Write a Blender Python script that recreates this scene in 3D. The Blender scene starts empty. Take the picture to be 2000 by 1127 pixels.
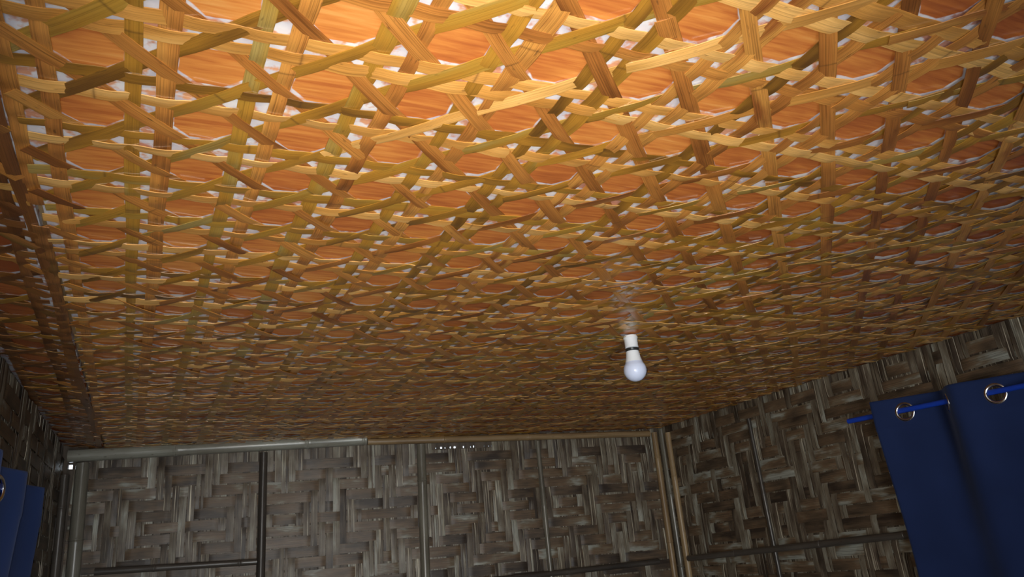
import bpy, math, random
import numpy as np
from mathutils import Vector, Matrix

# ------------------------------------------------------------------ camera
random.seed(11)
F_PX, YAW, PITCH, ROLL = 1474.98, 0.433053, 0.348301, -0.091174
CAM = Vector((0.0, 0.0, 1.80))
CH = 0.55                                   # ceiling above the lens
ZC = CAM.z + CH                             # mean level of the ceiling weave

scene = bpy.context.scene
col = scene.collection

def cam_axes():
    cy, sy, cp, sp = math.cos(YAW), math.sin(YAW), math.cos(PITCH), math.sin(PITCH)
    fwd = Vector((sy * cp, cy * cp, sp)); right = Vector((cy, -sy, 0)); up = right.cross(fwd)
    cr, sr = math.cos(ROLL), math.sin(ROLL)
    return right * cr + up * sr, up * cr - right * sr, fwd
RT, UP, FW = cam_axes()
cd = bpy.data.cameras.new('camera'); cam = bpy.data.objects.new('camera', cd); col.objects.link(cam)
cd.sensor_fit = 'HORIZONTAL'; cd.sensor_width = 36.0; cd.lens = F_PX / 2000 * 36.0
cd.clip_start = 0.02
cam.matrix_world = Matrix(((RT.x, UP.x, -FW.x, CAM.x), (RT.y, UP.y, -FW.y, CAM.y), (RT.z, UP.z, -FW.z, CAM.z), (0, 0, 0, 1)))
scene.camera = cam

# ------------------------------------------------------------------ light
scene.view_settings.view_transform = 'Standard'
scene.view_settings.look = 'None'
scene.view_settings.gamma = 1.0
scene.view_settings.use_curve_mapping = False
scene.view_settings.exposure = 0.0

world = bpy.data.worlds.new('daylight'); scene.world = world
world.use_nodes = True
wn = world.node_tree.nodes
wn['Background'].inputs[0].default_value = (0.80, 0.90, 1.0, 1)
wn['Background'].inputs[1].default_value = 4.0

# the phone's own flash, beside the lens
fl = bpy.data.lights.new('phone_flash', 'SPOT')
fl.energy = 90.0; fl.color = (1.0, 0.93, 0.82); fl.spot_size = math.radians(86); fl.spot_blend = 1.0
fl.shadow_soft_size = 0.006
flo = bpy.data.objects.new('phone_flash', fl); col.objects.link(flo)
flo.location = CAM - RT * 0.02 + UP * 0.015 + FW * 0.005
aim = (FW + RT * 0.02 - UP * 0.07).normalized()
flo.rotation_euler = aim.to_track_quat('-Z', 'Y').to_euler()

# daylight through the open doorway behind the photographer
dl = bpy.data.lights.new('door_daylight', 'AREA')
dl.shape = 'RECTANGLE'; dl.size = 0.85; dl.size_y = 1.95; dl.energy = 24.0; dl.color = (0.86, 0.94, 1.0)
dlo = bpy.data.objects.new('door_daylight', dl); col.objects.link(dlo)
dlo.location = (0.15, -1.27, 1.0); dlo.rotation_euler = (math.radians(90), 0, math.pi)
dlo.rotation_euler = Vector((0.05, 1, 0)).to_track_quat('-Z', 'Z').to_euler()

# ------------------------------------------------------------------ pixel helpers
def ray(x, y):
    return RT * ((x - 1000) / F_PX) + UP * ((563.5 - y) / F_PX) + FW
def on_ceiling(x, y, z=ZC):
    d = ray(x, y); return CAM + d * ((z - CAM.z) / d.z)
class Wall:
    """vertical plane from A to B; N points into the room"""
    def __init__(s, A, B, N):
        s.A = Vector((A[0], A[1], 0)); s.B = Vector((B[0], B[1], 0))
        s.T = (s.B - s.A).normalized(); s.L = (s.B - s.A).length
        n = Vector((-s.T.y, s.T.x, 0)); s.N = n if n.dot(Vector((N[0], N[1], 0))) > 0 else -n
    def P(s, t, z, n=0.0):
        v = s.A + s.T * t + s.N * n; return Vector((v.x, v.y, z))
    def px(s, x, y, n=0.0):
        d = ray(x, y); q = s.A + s.N * n
        k = (q - CAM).dot(s.N) / d.dot(s.N)
        p = CAM + d * k
        return (p - s.A).dot(s.T), p.z

LC = on_ceiling(128, 880); RC = on_ceiling(1285, 838); R2 = on_ceiling(1980, 623)
TILT = 0.11                                 # the narrow side panel climbs a little to the left wall
XL = -0.398                                 # left wall
YF = -1.25                                  # wall with the doorway, behind the camera
kR = (R2.x - RC.x) / (R2.y - RC.y)
XR0 = RC.x + kR * (YF - RC.y)
WB = Wall((XL, LC.y + (XL - LC.x) * (RC.y - LC.y) / (RC.x - LC.x)), (RC.x, RC.y), (0, -1))
WR = Wall((RC.x, RC.y), (XR0, YF), (-1, 0))
WL = Wall((XL, YF), (XL, WB.A.y), (1, 0))
WF = Wall((XL, YF), (XR0, YF), (0, 1))

# ------------------------------------------------------------------ object helpers
def link(name, mesh, mat=None, parent=None, sharp=None):
    o = bpy.data.objects.new(name, mesh); col.objects.link(o)
    if mat: mesh.materials.append(mat)
    if sharp is not None:
        for p in mesh.polygons: p.use_smooth = True
        mesh.set_sharp_from_angle(angle=math.radians(sharp))
    if parent: o.parent = parent
    return o
def tag(o, label, cat, kind=None, group=None):
    o['label'] = label; o['category'] = cat
    if kind: o['kind'] = kind
    if group: o['group'] = group
    return o
def mesh_from(name, verts, faces, uvs=None):
    m = bpy.data.meshes.new(name)
    m.from_pydata([tuple(v) for v in verts], [], faces)
    if uvs is not None:
        lay = m.uv_layers.new(name='UVMap')
        li = np.empty(len(m.loops), dtype=np.int32); m.loops.foreach_get('vertex_index', li)
        lay.data.foreach_set('uv', np.asarray(uvs, dtype=np.float32)[li].ravel())
    m.update()
    return m
def empty(name, loc):
    o = bpy.data.objects.new(name, None); col.objects.link(o); o.location = loc
    o.empty_display_size = 0.05
    return o

def ribbon(name, C, S, N, W, th, crown=0.0, roll=None, u0=0.0):
    """flat strip: centres C (n,3), side vectors S, normals N (towards the room), half widths W"""
    C = np.asarray(C, float); n = len(C)
    S = np.broadcast_to(np.asarray(S, float), (n, 3)); N = np.broadcast_to(np.asarray(N, float), (n, 3))
    W = np.broadcast_to(np.asarray(W, float), (n,))[:, None]
    r = np.zeros((n, 1)) if roll is None else np.asarray(roll)[:, None]
    f = N * (th / 2)
    a = C - S * W + f - N * W * r
    b = C + N * (th / 2 + crown)
    c = C + S * W + f + N * W * r
    d = C + S * W - f + N * W * r
    e = C - S * W - f - N * W * r
    V = np.stack([a, b, c, d, e], 1).reshape(-1, 3)
    ln = np.concatenate([[0], np.cumsum(np.linalg.norm(np.diff(C, axis=0), axis=1))]) + u0
    vv = np.array([-1, 0, 1, 1, -1.0])
    UV = np.stack([np.repeat(ln, 5), (vv[None, :] * W).ravel()], 1)
    F = []
    for i in range(n - 1):
        k = 5 * i
        for q in range(5):
            q2 = (q + 1) % 5
            F.append((k + q, k + q2, k + 5 + q2, k + 5 + q))
    F.append((4, 3, 2, 1, 0)); k = 5 * (n - 1); F.append((k, k + 1, k + 2, k + 3, k + 4))
    # orientation
    fr = np.cross(V[1] - V[0], V[5] - V[0])
    if np.dot(fr, N[0]) < 0: F = [tuple(reversed(x)) for x in F]
    return mesh_from(name, V, F, UV)

def pole(name, P, Q, r, mat, parent=None, nodes=None, half=None, seg=14, flat=None, bow=0.0):
    """bamboo culm from P to Q with swollen nodes; flat = normal for a half-round batten"""
    P = Vector(P); Q = Vector(Q); ax = (Q - P); L = ax.length; ax.normalize()
    n0 = Vector(flat).normalized() if flat is not None else ax.orthogonal().normalized()
    n0 = (n0 - ax * n0.dot(ax)).normalized()
    s0 = ax.cross(n0)
    nodes = nodes if nodes is not None else [x for x in np.arange(0.12, L, 0.33)]
    ts = set([0.0, L])
    for k in np.linspace(0, L, 9): ts.add(float(k))
    for x in nodes:
        for d in (-0.012, -0.005, -0.0015, 0, 0.0015, 0.006, 0.014):
            if 0 < x + d < L: ts.add(float(x + d))
    ts = sorted(ts)
    V = []; UV = []
    for t in ts:
        rr = r * (1 + 0.03 * math.sin(t * 7 + L * 13))
        for x in nodes:
            d = t - x
            if abs(d) < 0.02:
                rr += r * 0.13 * math.exp(-(d / 0.006) ** 2) - r * 0.14 * math.exp(-((d - 0.0015) / 0.0012) ** 2)
        off = n0 * bow * math.sin(math.pi * t / L)
        for k in range(seg):
            a = 2 * math.pi * k / seg
            y = math.cos(a); 
            if half is not None: y = max(y, -half)
            V.append(P + ax * t + off + n0 * rr * y + s0 * rr * math.sin(a)); UV.append((t + L * 3.7, math.sin(a) * rr))
    F = []
    for i in range(len(ts) - 1):
        for k in range(seg):
            k2 = (k + 1) % seg
            F.append((i * seg + k, i * seg + k2, (i + 1) * seg + k2, (i + 1) * seg + k))
    F.append(tuple(reversed(range(seg)))); F.append(tuple((len(ts) - 1) * seg + k for k in range(seg)))
    m = mesh_from(name, V, F, UV)
    return link(name, m, mat, parent, sharp=50)

# ------------------------------------------------------------------ materials
def newmat(name):
    m = bpy.data.materials.new(name); m.use_nodes = True
    nt = m.node_tree; b = nt.nodes['Principled BSDF']
    return m, nt, b
def nd(nt, typ, **kw):
    n = nt.nodes.new(typ)
    for k, v in kw.items(): setattr(n, k, v)
    return n
def math_node(nt, op, a, b=None, c=None):
    n = nd(nt, 'ShaderNodeMath', operation=op)
    for i, x in enumerate((a, b, c)):
        if x is None: continue
        if isinstance(x, (int, float)): n.inputs[i].default_value = x
        else: nt.links.new(x, n.inputs[i])
    return n.outputs[0]
def ramp(nt, fac, stops):
    r = nd(nt, 'ShaderNodeValToRGB')
    e = r.color_ramp.elements
    while len(e) > 1: e.remove(e[0])
    e[0].position = stops[0][0]; e[0].color = (*stops[0][1], 1)
    for p, c in stops[1:]:
        x = e.new(p); x.color = (*c, 1)
    nt.links.new(fac, r.inputs[0]); return r.outputs[0]
def mix(nt, fac, a, b, mode='MIX'):
    n = nd(nt, 'ShaderNodeMix', data_type='RGBA', blend_type=mode)
    for s, x in ((0, fac), (6, a), (7, b)):
        if isinstance(x, (int, float)): n.inputs[s].default_value = x
        elif isinstance(x, tuple): n.inputs[s].default_value = (*x, 1)
        else: nt.links.new(x, n.inputs[s])
    return n.outputs[2]

def streak_noise(nt, su, sv, detail=3.0, seed_mul=37.0, dist=0.0):
    """noise stretched along the strip, shifted for each strip"""
    uv = nd(nt, 'ShaderNodeUVMap'); oi = nd(nt, 'ShaderNodeObjectInfo')
    sx = nd(nt, 'ShaderNodeSeparateXYZ'); nt.links.new(uv.outputs[0], sx.inputs[0])
    cb = nd(nt, 'ShaderNodeCombineXYZ')
    nt.links.new(math_node(nt, 'MULTIPLY', sx.outputs[0], su), cb.inputs[0])
    nt.links.new(math_node(nt, 'MULTIPLY', sx.outputs[1], sv), cb.inputs[1])
    nt.links.new(math_node(nt, 'MULTIPLY', oi.outputs['Random'], seed_mul), cb.inputs[2])
    no = nd(nt, 'ShaderNodeTexNoise'); no.inputs['Scale'].default_value = 1.0
    no.inputs['Detail'].default_value = detail; no.inputs['Distortion'].default_value = dist
    nt.links.new(cb.outputs[0], no.inputs['Vector'])
    return no.outputs[0]

def strip_material(name, stops, rough=0.35, fibre=0.35, bump=0.25, spec=0.5, pale=None, pale_at=0.66, coat=0.0, contrast=1.1, lowu=5.0, nodes=0.0):
    m, nt, b = newmat(name)
    oi = nd(nt, 'ShaderNodeObjectInfo')
    low = streak_noise(nt, lowu, 25.0, 3.0, 53.0)
    rnd = math_node(nt, 'MULTIPLY_ADD', oi.outputs['Random'], 0.55, math_node(nt, 'MULTIPLY_ADD', low, contrast, 0.22 - contrast * 0.5))
    c = ramp(nt, rnd, stops)
    fib = streak_noise(nt, 6.0, 900.0, 3.0, 91.0)
    fr = ramp(nt, fib, [(0.30, (1 - fibre,) * 3), (0.52, (1, 1, 1)), (0.75, (1 + fibre * .5,) * 3)])
    c = mix(nt, 1.0, c, fr, 'MULTIPLY')
    # a few short dark blotches (mould, old nodes)
    sp = streak_noise(nt, 40.0, 160.0, 4.0, 17.0)
    c = mix(nt, ramp(nt, sp, [(0.66, (0, 0, 0)), (0.74, (.6, .6, .6))]), c, (0.05, 0.028, 0.012))
    if nodes:
        uv = nd(nt, 'ShaderNodeUVMap'); sx = nd(nt, 'ShaderNodeSeparateXYZ'); nt.links.new(uv.outputs[0], sx.inputs[0])
        fr_ = math_node(nt, 'FRACT', math_node(nt, 'MULTIPLY_ADD', sx.outputs[0], 1 / nodes, oi.outputs['Random']))
        near = math_node(nt, 'ABSOLUTE', math_node(nt, 'SUBTRACT', fr_, 0.5))
        c = mix(nt, ramp(nt, near, [(0.0008 / nodes, (.55, .55, .55)), (0.0022 / nodes, (0, 0, 0))]), c, (0.07, 0.032, 0.012))
    if pale:
        ps = streak_noise(nt, 3.5, 330.0, 1.0, 71.0)
        c = mix(nt, ramp(nt, ps, [(pale_at, (0, 0, 0)), (pale_at + .06, (1, 1, 1))]), c, pale)
    nt.links.new(c, b.inputs['Base Color'])
    b.inputs['Roughness'].default_value = rough
    b.inputs['Specular IOR Level'].default_value = spec
    b.inputs['Coat Weight'].default_value = coat; b.inputs['Coat Roughness'].default_value = 0.2
    bp = nd(nt, 'ShaderNodeBump'); bp.inputs['Strength'].default_value = bump; bp.inputs['Distance'].default_value = 0.0006
    nt.links.new(fib, bp.inputs['Height']); nt.links.new(bp.outputs[0], b.inputs['Normal'])
    return m

M_SKIN = strip_material('varnished_bamboo_skin', [(0.05, (0.14, 0.062, 0.012)), (0.3, (0.27, 0.125, 0.018)), (0.5, (0.38, 0.180, 0.024)), (0.7, (0.35, 0.190, 0.028)), (0.95, (0.33, 0.235, 0.07))], 0.30, 0.30, 0.15, coat=0.45, contrast=1.7, nodes=.43)
M_CORE = strip_material('varnished_bamboo_core', [(0.1, (0.20, 0.068, 0.015)), (0.35, (0.35, 0.13, 0.027)), (0.6, (0.46, 0.19, 0.04)), (0.8, (0.50, 0.23, 0.05)), (0.95, (0.26, 0.085, 0.02))], 0.38, 0.45, 0.3, coat=0.4, contrast=1.5, nodes=.51)
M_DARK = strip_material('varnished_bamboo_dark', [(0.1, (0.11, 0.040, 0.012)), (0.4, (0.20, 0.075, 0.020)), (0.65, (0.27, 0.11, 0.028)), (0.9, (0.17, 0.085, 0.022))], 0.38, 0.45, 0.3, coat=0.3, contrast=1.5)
M_CREAM = strip_material('varnished_bamboo_pale', [(0.1, (0.42, 0.18, 0.035)), (0.4, (0.58, 0.28, 0.065)), (0.65, (0.72, 0.41, 0.13)), (0.9, (0.46, 0.23, 0.05))], 0.33, 0.35, 0.2, coat=0.45, contrast=1.4, nodes=.47)
M_WH = strip_material('weathered_bamboo_across', [(0.1, (0.037, 0.024, 0.016)), (0.35, (0.087, 0.059, 0.036)), (0.6, (0.141, 0.089, 0.050)), (0.75, (0.168, 0.129, 0.084)), (0.92, (0.296, 0.300, 0.255))], 0.46, 0.65, 0.5, contrast=1.8, lowu=8.0)
M_WV = strip_material('weathered_bamboo_upright', [(0.1, (0.041, 0.028, 0.019)), (0.35, (0.097, 0.071, 0.048)), (0.6, (0.159, 0.129, 0.090)), (0.8, (0.228, 0.206, 0.157)), (0.95, (0.318, 0.316, 0.262))], 0.46, 0.7, 0.5, pale=(0.66, 0.60, 0.46), pale_at=0.66, contrast=1.8, lowu=8.0)
M_POLE = strip_material('bamboo_pole_grey', [(0.1, (0.102, 0.092, 0.072)), (0.45, (0.173, 0.159, 0.124)), (0.7, (0.220, 0.209, 0.171)), (0.95, (0.283, 0.284, 0.239))], 0.28, 0.3, 0.2)
M_POLE_Y = strip_material('bamboo_pole_tan', [(0.1, (0.17, 0.105, 0.05)), (0.45, (0.27, 0.18, 0.09)), (0.7, (0.33, 0.23, 0.12)), (0.95, (0.26, 0.17, 0.09))], 0.38, 0.35, 0.2)
M_POLE_D = strip_material('bamboo_pole_dark', [(0.1, (0.035, 0.030, 0.026)), (0.45, (0.065, 0.055, 0.046)), (0.7, (0.085, 0.072, 0.06)), (0.95, (0.11, 0.095, 0.08))], 0.3, 0.35, 0.2)

# ------------------------------------------------------------------ ceiling lattice
S_C, OX, OY, AL, ASP, SK = 0.225709 * CH, -0.430516 * CH, 1.405111 * CH, 0.0070859, 0.974675, -0.0340296
ca, sa = math.cos(AL), math.sin(AL)
EA = Vector((ca * S_C, sa * S_C))                                       # one hole to the right
v_ = S_C * ASP; u_ = SK * v_
EB = Vector((ca * u_ - sa * v_, sa * u_ + ca * v_))                     # one hole further away
ORG = Vector((OX, OY))
det = EA.x * EB.y - EA.y * EB.x
IA = Vector((EB.y / det, -EB.x / det)); IB = Vector((-EA.y / det, EA.x / det))
def lat(a, b): return ORG + EA * a + EB * b
def inv(p):
    d = Vector((p[0] - ORG.x, p[1] - ORG.y)); return d.dot(IA), d.dot(IB)

def plywood_material(name, shift=(0.0, 0.0), tone=0.09):
    """pale sheet; the varnish reached it only through the holes of the mat"""
    m, nt, b = newmat(name)
    geo = nd(nt, 'ShaderNodeTexCoord'); P = geo.outputs['Object']
    def coord(v, off):
        d = nd(nt, 'ShaderNodeVectorMath', operation='DOT_PRODUCT'); nt.links.new(P, d.inputs[0])
        d.inputs[1].default_value = (v.x, v.y, 0)
        x = math_node(nt, 'ADD', d.outputs['Value'], off)
        fr = math_node(nt, 'FRACT', math_node(nt, 'ADD', x, 0.5))
        return x, math_node(nt, 'ABSOLUTE', math_node(nt, 'SUBTRACT', fr, 0.5))
    xa, fa = coord(IA, -ORG.dot(IA) + shift[0]); xb, fb = coord(IB, -ORG.dot(IB) + shift[1])
    dm = math_node(nt, 'MULTIPLY', math_node(nt, 'ADD', fa, fb), 0.7071)
    oct_ = math_node(nt, 'MAXIMUM', math_node(nt, 'MAXIMUM', fa, fb), dm)
    no = nd(nt, 'ShaderNodeTexNoise'); no.inputs['Scale'].default_value = 28; no.inputs['Detail'].default_value = 3
    nt.links.new(P, no.inputs['Vector'])
    edge = math_node(nt, 'MULTIPLY_ADD', no.outputs[0], 0.05, oct_)
    mask = ramp(nt, edge, [(0.300, (1, 1, 1)), (0.312, (0, 0, 0))])
    # varnished wood with grain running from side to side
    mp = nd(nt, 'ShaderNodeMapping'); mp.inputs['Scale'].default_value = (14, 150, 1); mp.inputs['Rotation'].default_value = (0, 0, 0.35)
    nt.links.new(P, mp.inputs[0])
    gr = nd(nt, 'ShaderNodeTexNoise'); gr.inputs['Scale'].default_value = 1.0; gr.inputs['Detail'].default_value = 5; gr.inputs['Distortion'].default_value = 0.4
    nt.links.new(mp.outputs[0], gr.inputs['Vector'])
    big = nd(nt, 'ShaderNodeTexNoise'); big.inputs['Scale'].default_value = 4.0; nt.links.new(P, big.inputs['Vector'])
    sxp = nd(nt, 'ShaderNodeSeparateXYZ'); nt.links.new(P, sxp.inputs[0])
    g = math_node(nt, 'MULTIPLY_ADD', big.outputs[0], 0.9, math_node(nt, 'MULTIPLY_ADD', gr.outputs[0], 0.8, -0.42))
    g = math_node(nt, 'MULTIPLY_ADD', sxp.outputs[0], -0.16, math_node(nt, 'ADD', g, tone))      # varnish turns darker and redder to the right
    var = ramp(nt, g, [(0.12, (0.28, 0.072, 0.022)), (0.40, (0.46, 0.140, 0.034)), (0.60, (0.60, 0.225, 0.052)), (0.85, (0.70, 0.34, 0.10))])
    bare = ramp(nt, no.outputs[0], [(0.35, (0.48, 0.46, 0.53)), (0.65, (0.66, 0.65, 0.67))])
    sp = nd(nt, 'ShaderNodeTexNoise'); sp.inputs['Scale'].default_value = 45; sp.inputs['Detail'].default_value = 3; nt.links.new(P, sp.inputs['Vector'])
    bare = mix(nt, ramp(nt, sp.outputs[0], [(0.50, (0, 0, 0)), (0.60, (.8, .8, .8))]), bare, var)   # varnish run in under the strips
    c = mix(nt, mask, bare, var)
    nt.links.new(c, b.inputs['Base Color'])
    b.inputs['Roughness'].default_value = 0.27
    bp = nd(nt, 'ShaderNodeBump'); bp.inputs['Strength'].default_value = 0.15; bp.inputs['Distance'].default_value = 0.0008
    nt.links.new(gr.outputs[0], bp.inputs['Height']); nt.links.new(bp.outputs[0], b.inputs['Normal'])
    return m

GAP = 0.0046          # plywood above the middle of the weave
AMP = 0.0011; TH = 0.0011
def slab(name, corners, z0s, th, mat, parent=None):
    V = [Vector((x, y, z)) for (x, y), z in zip(corners, z0s)] + [Vector((x, y, z + th)) for (x, y), z in zip(corners, z0s)]
    n = len(corners)
    F = [tuple(range(n)), tuple(range(2 * n - 1, n - 1, -1))] + [(i, n + i, n + (i + 1) % n, (i + 1) % n) for i in range(n)]
    m = mesh_from(name, V, F)
    return link(name, m, mat, parent)

def seam_x(y): # world x of the joint at y
    return -0.204 - 0.0212 * (y - 0.955)
YB = 3.45
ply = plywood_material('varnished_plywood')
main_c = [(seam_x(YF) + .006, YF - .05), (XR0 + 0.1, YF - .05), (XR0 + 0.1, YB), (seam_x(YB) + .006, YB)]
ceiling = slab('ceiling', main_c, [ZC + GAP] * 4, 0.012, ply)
tag(ceiling, 'orange varnished plywood ceiling under an open octagonal bamboo lattice', 'ceiling', 'structure')
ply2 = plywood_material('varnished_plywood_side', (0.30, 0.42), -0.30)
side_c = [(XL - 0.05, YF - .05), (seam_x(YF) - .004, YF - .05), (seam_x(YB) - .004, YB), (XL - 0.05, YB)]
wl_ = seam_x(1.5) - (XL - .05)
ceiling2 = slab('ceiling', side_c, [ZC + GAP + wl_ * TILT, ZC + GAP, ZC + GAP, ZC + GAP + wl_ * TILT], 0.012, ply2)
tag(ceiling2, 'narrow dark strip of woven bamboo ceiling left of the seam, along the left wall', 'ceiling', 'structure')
batten = slab('seam_cover', [(seam_x(YF) - .03, YF - .05), (seam_x(YF) + .03, YF - .05), (seam_x(YB) + .03, YB), (seam_x(YB) - .03, YB)], [ZC + GAP + .0155] * 4, 0.01, M_POLE_Y, ceiling)

# strips -------------------------------------------------------------
Y0, Y1 = -0.30, 3.36
def clip_line(a0, b0, da, db, x_lo, x_hi, y_lo, y_hi):
    """range of t where lat(a0+da t, b0+db t) stays inside the panel (x_lo/x_hi callables of y)"""
    ts = np.linspace(-60, 60, 4801)
    ok = []
    for t in ts:
        p = lat(a0 + da * t, b0 + db * t)
        if y_lo <= p.y <= y_hi and x_lo(p.y) <= p.x <= x_hi(p.y): ok.append(t)
    return (ok[0], ok[-1]) if len(ok) > 4 else None

def crossings(kind, c, t0, t1):
    """(t, level) along a strip; level +1 is nearer to the room"""
    out = []
    e = 0.146
    k0, k1 = int(math.floor(t0)) - 2, int(math.ceil(t1)) + 2
    if kind in 'VH':
        left = (c % 1.0) < 0.5
        seq = [(.146, 1), (.354, -1), (.646, 1), (.854, -1)]
        s = 1 if left else -1
        if kind == 'H': s = -s
        for k in range(k0, k1):
            for f, l in seq: out.append((k + f, l * s))
    else:
        # D1: a - b = c, t = a ; D2: a + b = c, t = a
        for k in range(k0, k1):
            for f, l in ((.354, 1), (.5, 1), (.646, 1), (.854, -1), (1.0, -1), (1.146, -1)):
                s = 1 if kind == 'D1' else -1
                out.append((k + f, l * s))
    return sorted(out)

SEED = 4
def lay_strip(kind, c, panel, x_lo, x_hi, zfun, shift=(0, 0), short=0.0):
    if kind == 'V': a0, b0, da, db = c, 0, 0, 1
    elif kind == 'H': a0, b0, da, db = 0, c, 1, 0
    elif kind == 'D1': a0, b0, da, db = 0, -c, 1, 1
    else: a0, b0, da, db = 0, c, 1, -1
    a0 += shift[0]; b0 += shift[1]
    rg = clip_line(a0, b0, da, db, x_lo, x_hi, Y0, Y1)
    if rg is None: return
    rng = random.Random(('V', 'H', 'D1', 'D2').index(kind) * 1000003 + round(c * 1000) * 7 + (0 if shift[0] == 0 else 500009) + SEED)
    pieces = [(rg[0], rg[1], 0.0)]
    L = rg[1] - rg[0]
    if kind != 'V' and L > 9 and rng.random() < 0.45:            # spliced from two lengths
        m = rg[0] + L * rng.uniform(0.25, 0.75)
        pieces = [(rg[0], m + rng.uniform(.1, .4), 0.0), (m - rng.uniform(.1, .4), rg[1], 0.9 * TH)]
    cr = crossings(kind, c, rg[0], rg[1])
    ct = np.array([x for x, _ in cr]); cl = np.array([l for _, l in cr], float)
    for t0, t1, lift in pieces:
        if t1 - t0 < 0.35: continue
        t0 += rng.uniform(0, short); t1 -= rng.uniform(0, short)
        step = 0.0715 if kind in 'VH' else 0.083
        ts = np.arange(t0, t1, step); ts = np.append(ts, t1)
        # cosine interpolation between crossings
        i = np.clip(np.searchsorted(ct, ts) - 1, 0, len(ct) - 2)
        w = (ts - ct[i]) / (ct[i + 1] - ct[i]); w = 0.5 - 0.5 * np.cos(np.pi * np.clip(w, 0, 1))
        lv = cl[i] * (1 - w) + cl[i + 1] * w
        ph = [rng.uniform(0, 6.28) for _ in range(6)]
        wob = 0.010 * np.sin(ts * 0.55 + ph[0]) + 0.008 * np.sin(ts * 1.7 + ph[1]) + rng.uniform(-.014, .014) * (2 if kind == 'H' else 1)
        hw = {'V': .088, 'H': .086, 'D1': .084, 'D2': .080}[kind] * S_C * rng.uniform(0.84, 1.10) * (1 + 0.07 * np.sin(ts * 0.9 + ph[2]) + 0.05 * np.sin(ts * 2.3 + ph[3]))
        P = np.array([lat(a0 + da * t, b0 + db * t) for t in ts])
        T = P[-1] - P[0]; T = T / np.linalg.norm(T); S = np.array([T[1], -T[0]])
        P = P + S[None, :] * (wob * S_C)[:, None]
        sag = 0.0012 * np.sin(ts * 0.8 + ph[4]) + 0.0007 * np.sin(ts * 2.9 + ph[5])
        z = zfun(P) - lv * AMP * rng.uniform(.9, 1.2) + sag * 0.6 - lift
        C = np.column_stack([P, z])
        roll = 0.07 * np.sin(ts * 1.3 + ph[3]) + 0.05 * np.sin(ts * 4.1 + ph[0]) + rng.uniform(-.05, .05)
        me = ribbon('bamboo_strip', C, (S[0], S[1], 0), (0, 0, -1), hw, TH, crown=0.0006, roll=roll, u0=rng.uniform(0, 5))
        q = rng.random()
        if kind == 'V': mat = (M_SKIN if q < .85 else M_CORE) if (c % 1.0) < .5 else (M_CORE if q < .85 else M_SKIN)
        elif kind == 'H': mat = (M_SKIN if q < .75 else M_CREAM) if (c % 1.0) < .5 else (M_CREAM if q < .8 else M_CORE)
        elif kind == 'D1': mat = M_CORE if q < .95 else M_CREAM
        else: mat = M_SKIN if q < .74 else (M_CORE if q < .9 else M_CREAM)
        if shift[0] and rng.random() < .7: mat = M_DARK              # most side panel strips take the darker colour
        link('bamboo_strip', me, mat, panel, sharp=42)

def wall_x_right(y): return RC.x + kR * (y - RC.y) - 0.004
YBACK = lambda x: WB.A.y + (x - WB.A.x) * (WB.T.y / WB.T.x)
def zflat(P):
    return ZC + 0.004 * np.sin(P[:, 0] * 2.3 + 1) * np.sin(P[:, 1] * 1.7) * 0.5
xlo = lambda y: max(seam_x(y) + 0.004, -9) if y < YBACK(seam_x(y)) else 9
def xlo_main(y):
    # the back wall is not square to the mat: stop strips at it
    x = seam_x(y) - 0.001
    if y > YBACK(XL): return 99
    return x
def xhi_main(y):
    x = wall_x_right(y)
    yb = y + 0.012
    if yb > YBACK(x): x = min(x, WB.A.x + (yb - WB.A.y) * (WB.T.x / WB.T.y))
    return x
for i in range(-2, 22):
    for d in (-.146, .146):
        lay_strip('V', i + .5 + d, ceiling, xlo_main, xhi_main, zflat, short=.15)
for j in range(-10, 24):
    for d in (-.146, .146): lay_strip('H', j + .5 + d, ceiling, xlo_main, xhi_main, zflat, short=.07)
for k in range(-32, 34):
    lay_strip('D1', k + .5, ceiling, xlo_main, xhi_main, zflat, short=.07)
    lay_strip('D2', k + .5, ceiling, xlo_main, xhi_main, zflat, short=.07)
# the narrow side panel left of the seam
def zside(P):
    sx_ = np.array([seam_x(y) for y in P[:, 1]])
    return ZC + np.clip(sx_ - P[:, 0], 0, 1) * TILT
xlo_s = lambda y: XL + 0.004 if y < YBACK(XL) - .012 else 99
xhi_s = lambda y: seam_x(y) - 0.003
SH = (-0.30, -0.42)
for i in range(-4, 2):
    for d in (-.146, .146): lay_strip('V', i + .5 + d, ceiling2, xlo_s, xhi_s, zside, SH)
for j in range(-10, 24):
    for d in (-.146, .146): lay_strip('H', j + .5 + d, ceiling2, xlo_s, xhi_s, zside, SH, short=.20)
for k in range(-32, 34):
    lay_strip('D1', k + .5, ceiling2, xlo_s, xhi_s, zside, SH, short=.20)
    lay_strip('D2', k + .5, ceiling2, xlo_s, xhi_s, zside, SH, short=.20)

ys = np.arange(Y0, YBACK(seam_x(3.2)) - .02, .012)
es = np.array([[seam_x(y) - .0145 + .0030 * math.sin(y * 5) + .001 * math.sin(y * 17), y, ZC + .0014 + .0006 * math.sin(y * 11)] for y in ys])
link('edge_strip', ribbon('edge_strip', es, (1, 0, 0), (0, 0, -1), .0095 + .0016 * np.sin(ys * 3.1), TH, .0006, .06 * np.sin(ys * 6)), M_DARK, ceiling2, sharp=42)

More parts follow.
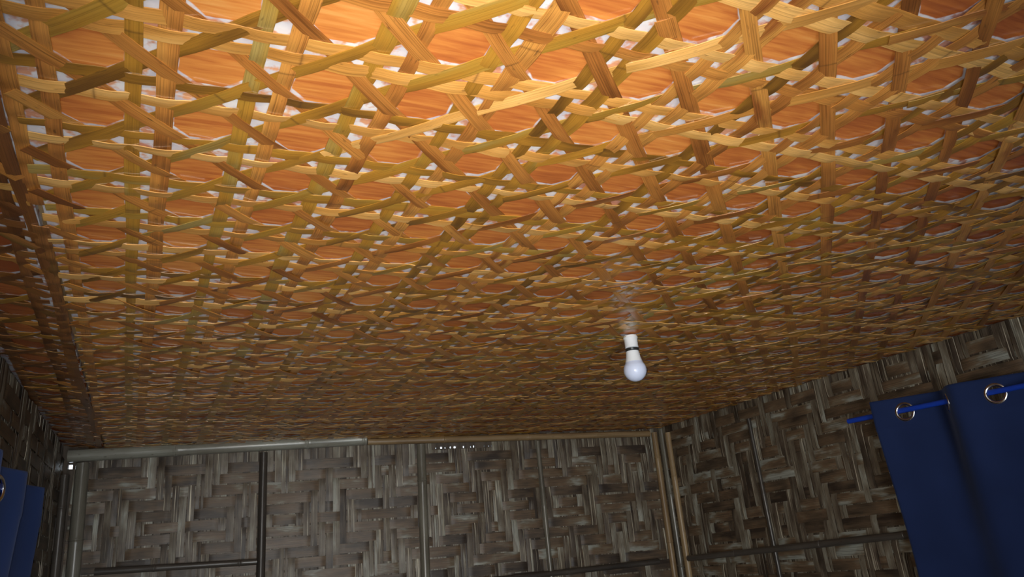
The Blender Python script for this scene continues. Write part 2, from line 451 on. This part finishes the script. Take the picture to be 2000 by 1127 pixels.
# ------------------------------------------------------------------ walls
def wallback_material():
    m, nt, b = newmat('wall_backing')
    no = nd(nt, 'ShaderNodeTexNoise'); no.inputs['Scale'].default_value = 14; no.inputs['Detail'].default_value = 4
    tc = nd(nt, 'ShaderNodeTexCoord'); mp = nd(nt, 'ShaderNodeMapping'); mp.inputs['Scale'].default_value = (4, 4, .5)
    nt.links.new(tc.outputs['Object'], mp.inputs[0]); nt.links.new(mp.outputs[0], no.inputs['Vector'])
    nt.links.new(ramp(nt, no.outputs[0], [(.3, (.05, .036, .026)), (.7, (.12, .09, .065))]), b.inputs['Base Color'])
    b.inputs['Roughness'].default_value = .7
    return m
M_BACK = wallback_material()

def sheet(name, W, z0, z1, n, th, holes, mat):
    """wall sheet with small rectangular openings (t0,t1,z0,z1)"""
    ts = sorted(set([-0.03, W.L + 0.03] + [h[0] for h in holes] + [h[1] for h in holes]))
    zs = sorted(set([z0, z1] + [h[2] for h in holes] + [h[3] for h in holes]))
    idx = {}; V = []; F = []
    def vid(i, j, k):
        if (i, j, k) not in idx:
            idx[(i, j, k)] = len(V); V.append(W.P(ts[i], zs[j], n - k * th))
        return idx[(i, j, k)]
    def solid(i, j):
        if i < 0 or j < 0 or i >= len(ts) - 1 or j >= len(zs) - 1: return False
        tm, zm = (ts[i] + ts[i + 1]) / 2, (zs[j] + zs[j + 1]) / 2
        return not any(h[0] < tm < h[1] and h[2] < zm < h[3] for h in holes)
    for i in range(len(ts) - 1):
        for j in range(len(zs) - 1):
            if not solid(i, j): continue
            F.append((vid(i, j, 0), vid(i + 1, j, 0), vid(i + 1, j + 1, 0), vid(i, j + 1, 0)))
            F.append((vid(i, j, 1), vid(i, j + 1, 1), vid(i + 1, j + 1, 1), vid(i + 1, j, 1)))
            for di, dj, e in ((-1, 0, ((i, j), (i, j + 1))), (1, 0, ((i + 1, j + 1), (i + 1, j))), (0, -1, ((i + 1, j), (i, j))), (0, 1, ((i, j + 1), (i + 1, j + 1)))):
                if not solid(i + di, j + dj):
                    (p, q), (r, s) = e
                    F.append((vid(p, q, 0), vid(r, s, 0), vid(r, s, 1), vid(p, q, 1)))
    o = link(name, mesh_from(name, V, F), mat)
    import bmesh
    bm = bmesh.new(); bm.from_mesh(o.data); bmesh.ops.recalc_face_normals(bm, faces=bm.faces); bm.to_mesh(o.data); bm.free()
    return o

PU, PZ = 0.029, 0.043          # pitch of the uprights and of the crosspieces
def zigzag(n, rng, lo, hi):
    v = 0; d = 1; left = rng.randint(lo, hi); out = []
    for _ in range(n):
        out.append(v); v += d; left -= 1
        if left <= 0: d = -d; left = rng.randint(lo, hi)
    return out
def weave(W, parent, t0, t1, z0, z1, seed, gaps=(), top_cut=None):
    """sawali: uprights and crosspieces floating over three and under three, in zigzags"""
    rng = random.Random(seed)
    nu = int((t1 - t0) / PU); nz = int((z1 - z0) / PZ)
    fi = zigzag(nu, rng, 4, 9); gk = zigzag(nz, rng, 4, 8)
    over = lambda i, k: ((fi[i] + gk[k]) % 7) < 3                    # upright on the room side?
    A = 0.0022; th = 0.0014
    N = tuple(W.N); T = tuple(W.T)
    def profile(flags, ks, lo, hi, PITCHW):
        # sample points with smooth switch between floats
        pts = []
        for k in range(len(flags)):
            c = ks[k]
            lv = 1 if flags[k] else -1
            nb = flags[k + 1] if k + 1 < len(flags) else flags[k]
            pts.append((c - .28 * PITCHW, lv)); pts.append((c + .28 * PITCHW, lv))
        pts = [(max(lo, min(hi, s)), l) for s, l in pts]
        pts = [(lo, pts[0][1])] + pts + [(hi, pts[-1][1])]
        out = [pts[0]]
        for s, l in pts[1:]:
            if s - out[-1][0] > 1e-4: out.append((s, l))
        return out
    zk = [z0 + (k + .5) * PZ for k in range(nz)]
    ti = [t0 + (i + .5) * PU for i in range(nu)]
    for k in range(nz):
        if top_cut and zk[k] > top_cut: continue
        fl_ = [not over(i, k) for i in range(nu)]
        pr = profile(fl_, ti, t0, t1, PU)
        ph = rng.uniform(0, 6.28); zj = rng.uniform(-.002, .002)
        bulge = rng.uniform(.8, 1.4)
        C = [W.P(s, zk[k] + zj + .0018 * math.sin(s * 3 + ph), 0.0055 + l * A * bulge) for s, l in pr]
        hw = PZ * .5 * rng.uniform(.82, .95)
        roll = [0.05 * math.sin(s * 5 + ph) + .04 * math.sin(s * 17 + ph * 2) for s, _ in pr]
        me = ribbon('crosswise_strip', C, (0, 0, 1), N, hw, th, 0.0006, roll, rng.uniform(0, 9))
        link('crosswise_strip', me, M_WH, parent, sharp=35)
    for i in range(nu):
        fl_ = [over(i, k) for k in range(nz)]
        r = rng.random()
        parts = [(-.5, .5)] if r < .62 else ([(-.5, rng.uniform(-.2, .2)), (0, .5)] if r < .9 else [(-.5, -.2), (-.18, .16), (.18, .5)])
        if len(parts) == 2: parts = [parts[0], (parts[0][1], .5)]
        for (p, q) in parts:
            c = ti[i] + (p + q) / 2 * PU; hw = (q - p) / 2 * PU * rng.uniform(.80, .95)
            hi = z1
            for g0, g1, gz in gaps:
                if g0 - .01 < c < g1 + .01: hi = gz
            pr = profile(fl_, zk, z0, hi, PZ)
            ph = rng.uniform(0, 6.28); bulge = rng.uniform(.7, 1.7)
            C = [W.P(c + .0014 * math.sin(z * 4 + ph), z, 0.0055 + l * A * bulge) for z, l in pr]
            roll = [rng.uniform(-.03, .03) + 0.10 * math.sin(z * 4 + ph) for z, _ in pr]
            me = ribbon('upright_strip', C, T, N, hw, th, 0.0005, roll, rng.uniform(0, 9))
            link('upright_strip', me, M_WV, parent, sharp=35)

ZT = ZC + 0.055
# back wall, with daylight showing under the top rail and in the left corner
gt0, gz = WB.px(846, 875); gt1, _ = WB.px(960, 873)
holes = []; rng = random.Random(5); t = gt0 + .012
for w, g in ((.005, .016), (.010, .010), (.006, .017), (.007, .010), (.012, .030), (.008, .026), (.006, .007), (.008, .040), (.005, .016), (.006, .007), (.005, .02)):
    holes.append((t, t + w, gz - .004, gz + .006 - .002 * (w < .007))); t += w + g
ht, hz = WB.px(137, 911)
holes.append((ht - .008, ht + .008, hz - .010, hz + .008))
wall_back = sheet('wall_back', WB, 0, ZT, -0.004, 0.02, holes, M_BACK)
tag(wall_back, 'back wall of dark woven bamboo matting in zigzag twill', 'wall', 'structure')
weave(WB, wall_back, 0.045, WB.L - 0.004, 0.0, ZC - 0.0, 3, gaps=[(gt0, gt1, gz - .009), (ht - .02, ht + .02, hz - .012)], top_cut=gz - 0.022)
# right wall
rh = [(a - .004, a + .004, z - .004, z + .005) for a, z in (WR.px(1372, 806), WR.px(1381, 803))]
wall_right = sheet('wall_right', WR, 0, ZT, -0.004, 0.02, rh, M_BACK)
tag(wall_right, 'right wall of brown woven bamboo matting beside the large navy curtain', 'wall', 'structure')
weave(WR, wall_right, 0.004, 3.2, 0.0, ZC - 0.0, 8, gaps=[(rh[0][0] - .012, rh[1][1] + .012, rh[0][2] - .004)], top_cut=rh[0][2] - .02)
# left wall
wall_left = sheet('wall_left', WL, 0, ZT + 0.03, -0.004, 0.02, [], M_BACK)
tag(wall_left, 'dark left wall of woven bamboo behind the small blue curtain', 'wall', 'structure')
weave(WL, wall_left, 1.30, WL.L - 0.004, 0.0, ZC + 0.01, 21)
# wall behind the camera with its open doorway, and the floor
wall_front = sheet('wall_front', WF, 0, ZT, -0.004, 0.02, [(0.10, 1.0, 0.0, 2.0)], M_BACK)
tag(wall_front, 'wall with an open doorway behind the camera', 'wall', 'structure')
mf, ntf, bf = newmat('floor_boards')
nf = nd(ntf, 'ShaderNodeTexNoise'); nf.inputs['Scale'].default_value = 6
ntf.links.new(ramp(ntf, nf.outputs[0], [(.3, (.12, .08, .05)), (.7, (.22, .15, .09))]), bf.inputs['Base Color'])
floor = slab('floor', [(XL - .1, YF - .1), (XR0 + .1, YF - .1), (XR0 + .1, 3.5), (XL - .1, 3.5)], [-0.03] * 4, 0.03, mf)
tag(floor, 'plain brown floor below the picture', 'floor', 'structure')

# ------------------------------------------------------------------ bamboo rails and posts
trim_n = [0]
def trim(label, o):
    trim_n[0] += 1
    o.name = 'trim_%d' % trim_n[0]
    tag(o, label, 'bamboo pole', 'structure')
    return o
def wall_pole(W, p0, p1, r, mat, label, n=None, half=None, nodes=None, bow=0, n_out=0.0075, ext0=None, ext1=None):
    n = n if n is not None else n_out + (r if half is None else r * half)
    a = W.px(*p0, n); b = W.px(*p1, n)
    P = W.P(a[0], a[1] if ext0 is None else ext0, n); Q = W.P(b[0], b[1] if ext1 is None else ext1, n)
    return trim(label, pole('trim', P, Q, r, mat, nodes=nodes, half=half, flat=W.N, bow=bow))
# top rails
wall_pole(WB, (134, 891), (716, 858), .0235, M_POLE, 'grey bamboo rail along the ceiling edge, left half of the back wall', nodes=[.37, .87, 1.1], n_out=.0085)
wall_pole(WB, (718, 863), (1268, 847), .0145, M_POLE_Y, 'tan bamboo rail along the ceiling edge, right half of the back wall', nodes=[.33, .72, 1.05], n_out=.0085)
# uprights on the back wall
wall_pole(WB, (162, 905), (158, 1127), .024, M_POLE, 'broad grey bamboo post at the left corner of the back wall', half=.35, nodes=[.28, .75, 1.3, 1.8], ext1=0.0, n_out=.0085)
wall_pole(WB, (127, 928), (122, 1127), .016, M_POLE_D, 'dark slim bamboo post tucked in the left corner', half=.8, ext1=0.0, n_out=.0085)
wall_pole(WB, (515, 884), (510, 1127), .0165, M_POLE_D, 'dark round bamboo upright, leftmost thin pole on the back wall', nodes=[.55, 1.1, 1.7], ext1=0.0)
wall_pole(WB, (822, 868), (824, 1127), .0195, M_POLE, 'pale split bamboo batten in the middle of the back wall', half=.25, nodes=[.155, .9, 1.5], ext1=0.0)
wall_pole(WB, (1050, 862), (1080, 1127), .0105, M_POLE, 'thin grey bamboo pole right of the middle batten', nodes=[.28, .75, 1.3], ext1=0.0)
wall_pole(WB, (1277, 845), (1316, 1127), .015, M_POLE_Y, 'tan bamboo batten left of the right corner', half=.4, nodes=[.12, .5, 1.1], ext1=0.0)
wall_pole(WB, (1291, 838), (1329, 1127), .0165, M_POLE, 'shiny round bamboo post standing in the right corner', n=.028, nodes=[.30, .62, 1.2], ext1=0.0)
wall_pole(WR, (1304, 845), (1346, 1127), .015, M_POLE_Y, 'tan bamboo batten right of the corner post', half=.4, nodes=[.2, .7, 1.3], ext1=0.0)
wall_pole(WR, (1462, 818), (1530, 1127), .0085, M_POLE_D, 'thin dark bamboo stick standing on the right wall', nodes=[.3, .75, 1.2], ext1=0.0)
# cross rails low in the picture
wall_pole(WB, (185, 1117), (505, 1097), .0125, M_POLE_D, 'dark horizontal bamboo rail low on the left of the back wall', nodes=[.2, .5])
tA, zA = WB.px(1095, 1118); tB, zB = WB.px(1290, 1096)
kz = (zB - zA) / (tB - tA)
tS = WB.px(540, 1127)[0]
trim('dark horizontal bamboo rail low on the right of the back wall', pole('trim', WB.P(tS, zA + kz * (tS - tA), .021), WB.P(tB - .02, zB, .021), .0125, M_POLE_D, nodes=[.3, .8, 1.2], flat=WB.N))
tC, zC_ = WR.px(1352, 1090); tD, zD = WR.px(1755, 1045)
trim('brown horizontal bamboo rail low on the right wall', pole('trim', WR.P(tC, zC_, .020), WR.P(tD + .075, zD, .020), .0125, M_POLE_D, nodes=[.3, .75, 1.1], flat=WR.N))

# ------------------------------------------------------------------ ceiling lamp
def lathe(name, prof, mat, parent, seg=40, sharp=35):
    V = []; F = []
    for r, z in prof:
        for k in range(seg):
            a = 2 * math.pi * k / seg; V.append((r * math.cos(a), r * math.sin(a), z))
    for i in range(len(prof) - 1):
        for k in range(seg):
            k2 = (k + 1) % seg; F.append((i * seg + k, i * seg + k2, (i + 1) * seg + k2, (i + 1) * seg + k))
    F.append(tuple(reversed(range(seg)))); F.append(tuple((len(prof) - 1) * seg + k for k in range(seg)))
    import bmesh
    m = mesh_from(name, V, F); bm = bmesh.new(); bm.from_mesh(m); bmesh.ops.recalc_face_normals(bm, faces=bm.faces); bm.to_mesh(m); bm.free()
    return link(name, m, mat, parent, sharp=sharp)
def plain(name, c, rough=.4, metal=0.0, noise=0.06):
    m, nt, b = newmat(name)
    no = nd(nt, 'ShaderNodeTexNoise'); no.inputs['Scale'].default_value = 60
    nt.links.new(ramp(nt, no.outputs[0], [(.3, tuple(x * (1 - noise) for x in c)), (.7, c)]), b.inputs['Base Color'])
    b.inputs['Roughness'].default_value = rough; b.inputs['Metallic'].default_value = metal
    return m
M_WHITE = plain('white_plastic', (.82, .86, .92), .35)
M_DIFF = plain('milky_diffuser', (.66, .74, .96), .25, 0, .02)
M_CHROME = plain('chrome', (.80, .82, .85), .16, 1.0, .04)
M_BAND = plain('dark_metal', (.10, .11, .12), .3, .8)
bp_ = on_ceiling(1231, 659, ZC - 0.002)
lamp = empty('ceiling_lamp', (bp_.x, bp_.y, ZC - 0.003))
tag(lamp, 'unlit white light bulb hanging from its socket on the bamboo ceiling', 'lamp')
lathe('socket', [(.0190, .004), (.0195, 0), (.0195, -.0035), (.0180, -.005), (.0178, -.026), (.0184, -.028), (.0165, -.0295)], M_WHITE, lamp)
lathe('screw_cap', [(.0135, -.0290), (.0150, -.0305), (.0142, -.033), (.0152, -.035), (.0142, -.0375), (.0148, -.040)], M_CHROME, lamp)
lathe('contact_ring', [(.0165, -.0305), (.0183, -.0312), (.0183, -.0375), (.0165, -.0382)], M_BAND, lamp)
lathe('bulb_housing', [(.0150, -.0385), (.0172, -.0390), (.0178, -.042), (.0195, -.055), (.0228, -.0675), (.0232, -.069)], M_WHITE, lamp)
R_ = .0305; zc_ = -.0905
prof = [(.0232, -.0690)]
a0 = math.asin(.0240 / R_)
for k in range(15):
    a = a0 + (math.pi - a0 - .03) * k / 14
    prof.append((R_ * math.sin(a), zc_ + R_ * math.cos(a)))
lathe('diffuser', prof, M_DIFF, lamp, sharp=60)

# ------------------------------------------------------------------ curtains
def fabric_material(name, c):
    m, nt, b = newmat(name)
    tc = nd(nt, 'ShaderNodeUVMap'); 
    wv = nd(nt, 'ShaderNodeTexNoise'); wv.inputs['Scale'].default_value = 900; wv.inputs['Detail'].default_value = 2
    nt.links.new(tc.outputs[0], wv.inputs['Vector'])
    lo = nd(nt, 'ShaderNodeTexNoise'); lo.inputs['Scale'].default_value = 5; nt.links.new(tc.outputs[0], lo.inputs['Vector'])
    f = math_node(nt, 'MULTIPLY_ADD', lo.outputs[0], .5, math_node(nt, 'MULTIPLY', wv.outputs[0], .5))
    nt.links.new(ramp(nt, f, [(.35, tuple(x * .8 for x in c)), (.65, tuple(x * 1.15 for x in c))]), b.inputs['Base Color'])
    b.inputs['Roughness'].default_value = .85; b.inputs['Specular IOR Level'].default_value = .15
    b.inputs['Sheen Weight'].default_value = .15; b.inputs['Sheen Tint'].default_value = (.5, .6, 1, 1)
    bp = nd(nt, 'ShaderNodeBump'); bp.inputs['Strength'].default_value = .3; bp.inputs['Distance'].default_value = .0006
    nt.links.new(wv.outputs[0], bp.inputs['Height']); nt.links.new(bp.outputs[0], b.inputs['Normal'])
    return m
M_NAVY = fabric_material('navy_cloth', (.014, .027, .092))
M_NAVY_LIT = fabric_material('navy_cloth_lit', (.018, .042, .15))  # navy again, the stronger light on the left curtain put into the colour
M_ROD = plain('blue_plastic_pipe', (.010, .055, .46), .4)
M_NAIL = plain('rusty_wire', (.09, .06, .045), .5, .6)

def curtain(W, ts, te, phase_t, P, A, off, zr, ztop, zbot, sgn, mat, label, skew=.58, head=.098, skip=()):
    """eyelet curtain on wall W from ts to te (metres along the wall); the cloth crosses the pipe at phase_t + k P/2"""
    zr_f = zr if callable(zr) else (lambda t: zr)
    def n_of(t, z):
        d = zr_f(t) - z
        a = A * (1 - .62 * min(1, max(0, d - .05) / .35))
        f_ = 2 * math.pi * (t - phase_t) / P; w = math.sin(f_ - skew * math.sin(f_)) * sgn
        n = off + a * w + .006 * math.sin(9 * t + 3.1 * z) * min(1, max(0, d) * 2)
        return max(n, .014)
    root = empty('curtain', W.P((ts + te) / 2, zbot, off)); tag(root, label, 'curtain')
    inv_ = root.location
    lo, hi = min(ts, te), max(ts, te)
    tt = list(np.arange(lo, hi, .006)) + [hi]
    tops = lambda t: zr_f(t) + ztop
    fine = list(np.arange(0, .16, .006)); coarse = list(np.linspace(.16, 1.0 * (max(tops(lo), tops(hi)) - zbot), 26))
    dz = fine + coarse
    eyes = []
    k = math.floor((lo - phase_t) / (P / 2)) - 1
    while phase_t + k * P / 2 < hi + .01:
        e = phase_t + k * P / 2
        if lo + .014 < e < hi - .014 and not any(abs(e - x) < .03 for x in skip): eyes.append(e)
        k += 1
    V = []; UV = []; F = []; nz_ = len(dz)
    for t in tt:
        for d in dz:
            z = tops(t) - d
            n = n_of(t, z) + (.0016 if d < head else 0)
            V.append(W.P(t, z, n) - inv_); UV.append((t * 1.25, z))
    for i in range(len(tt) - 1):
        for j in range(nz_ - 1):
            tm = (tt[i] + tt[i + 1]) / 2; zm = tops(tm) - (dz[j] + dz[j + 1]) / 2
            e_ = min(eyes, key=lambda e: abs(e - tm)); zz = zr_f(e_) - .006
            sl = math.sqrt(1 + ((n_of(e_ + .004, zz) - n_of(e_ - .004, zz)) / .008) ** 2)
            if any(((tm - e) * sl) ** 2 + (zm - zr_f(e) + .006) ** 2 < .0245 ** 2 for e in eyes): continue
            F.append((i * nz_ + j, (i + 1) * nz_ + j, (i + 1) * nz_ + j + 1, i * nz_ + j + 1))
    m = mesh_from('cloth', V, F, UV)
    c = link('cloth', m, mat, root, sharp=60)
    so = c.modifiers.new('thickness', 'SOLIDIFY'); so.thickness = .0016; so.offset = 0
    for e in eyes:
        zc = zr_f(e) - .006
        c0 = W.P(e, zc, n_of(e, zc) + .001)
        tg = (W.P(e + .006, zc, n_of(e + .006, zc)) - W.P(e - .006, zc, n_of(e - .006, zc))).normalized()
        up = Vector((0, 0, 1)); nn = tg.cross(up).normalized()
        V = []; F = []; S1, S2 = 40, 10
        for a in range(S1):
            th = 2 * math.pi * a / S1; rd = tg * math.cos(th) + up * math.sin(th)
            for b_ in range(S2):
                ph = 2 * math.pi * b_ / S2
                V.append(c0 - inv_ + rd * (.0265 + .0052 * math.cos(ph)) + nn * (.0034 * math.sin(ph)))
        for a in range(S1):
            for b_ in range(S2):
                F.append((a * S2 + b_, ((a + 1) % S1) * S2 + b_, ((a + 1) % S1) * S2 + (b_ + 1) % S2, a * S2 + (b_ + 1) % S2))
        link('eyelet', mesh_from('eyelet', V, F), M_CHROME, root, sharp=60)
    return root, eyes

def rod(W, t0, t1, z0, z1, off, label, hooks):
    P_, Q_ = W.P(t0, z0, off), W.P(t1, z1, off)
    root = empty('curtain_rod', (P_ + Q_) / 2); tag(root, label, 'curtain rod')
    o = pole('pipe', P_ - root.location, Q_ - root.location, .0085, M_ROD, root, nodes=[])
    for t in hooks:
        z = z0 + (z1 - z0) * (t - t0) / (t1 - t0)
        h = pole('hook', W.P(t, z - .0095, .002) - root.location, W.P(t, z - .0105, off + .012) - root.location, .002, M_NAIL, root, nodes=[], seg=8)
        pole('hook_tip', W.P(t, z - .0105, off + .011) - root.location, W.P(t, z + .006, off + .011) - root.location, .002, M_NAIL, h, nodes=[], seg=8)
    return root

OFF = 0.052
tr0, zr0 = WR.px(1657, 823, OFF); tr1, zr1 = WR.px(1982, 757, OFF)
te1, _ = WR.px(1768, 805, OFF); te3, _ = WR.px(1945, 768, OFF)
tedge, _ = WR.px(1710, 806, OFF + .02)
slope = (zr1 - zr0) / (tr1 - tr0)
zrR = lambda t: zr0 + slope * (t - tr0)
PER = te3 - te1
rod(WR, tr0, tr0 + 1.5, zr0, zr0 + slope * 1.5, OFF, 'bright blue pipe carrying the large navy curtain on the right wall', [te1 - PER * .25, te1 + PER * 3.75])
curtain(WR, tedge, tedge + 1.3, te1, PER, .038, OFF, zrR, .042, .95, -1, M_NAVY, 'large navy blue eyelet curtain on the right wall')
# left wall
OFFL = 0.050; PL = .305
teL, zeL = WL.px(0, 955, .046)
tRidge = 1.955 - YF
rod(WL, tRidge - 1.1, tRidge + PL * .85, 1.8 + .25, 1.8 + .25, OFFL, 'pipe carrying the small blue curtain on the left wall', [tRidge - .9, tRidge + PL * .25])
curtain(WL, tRidge - .95, tRidge + PL * 1.30, tRidge, PL, .036, OFFL, 1.8 + .25, .042, .95, 1, M_NAVY_LIT, 'blue eyelet curtain at the left edge of the picture', skip=(tRidge + PL,))
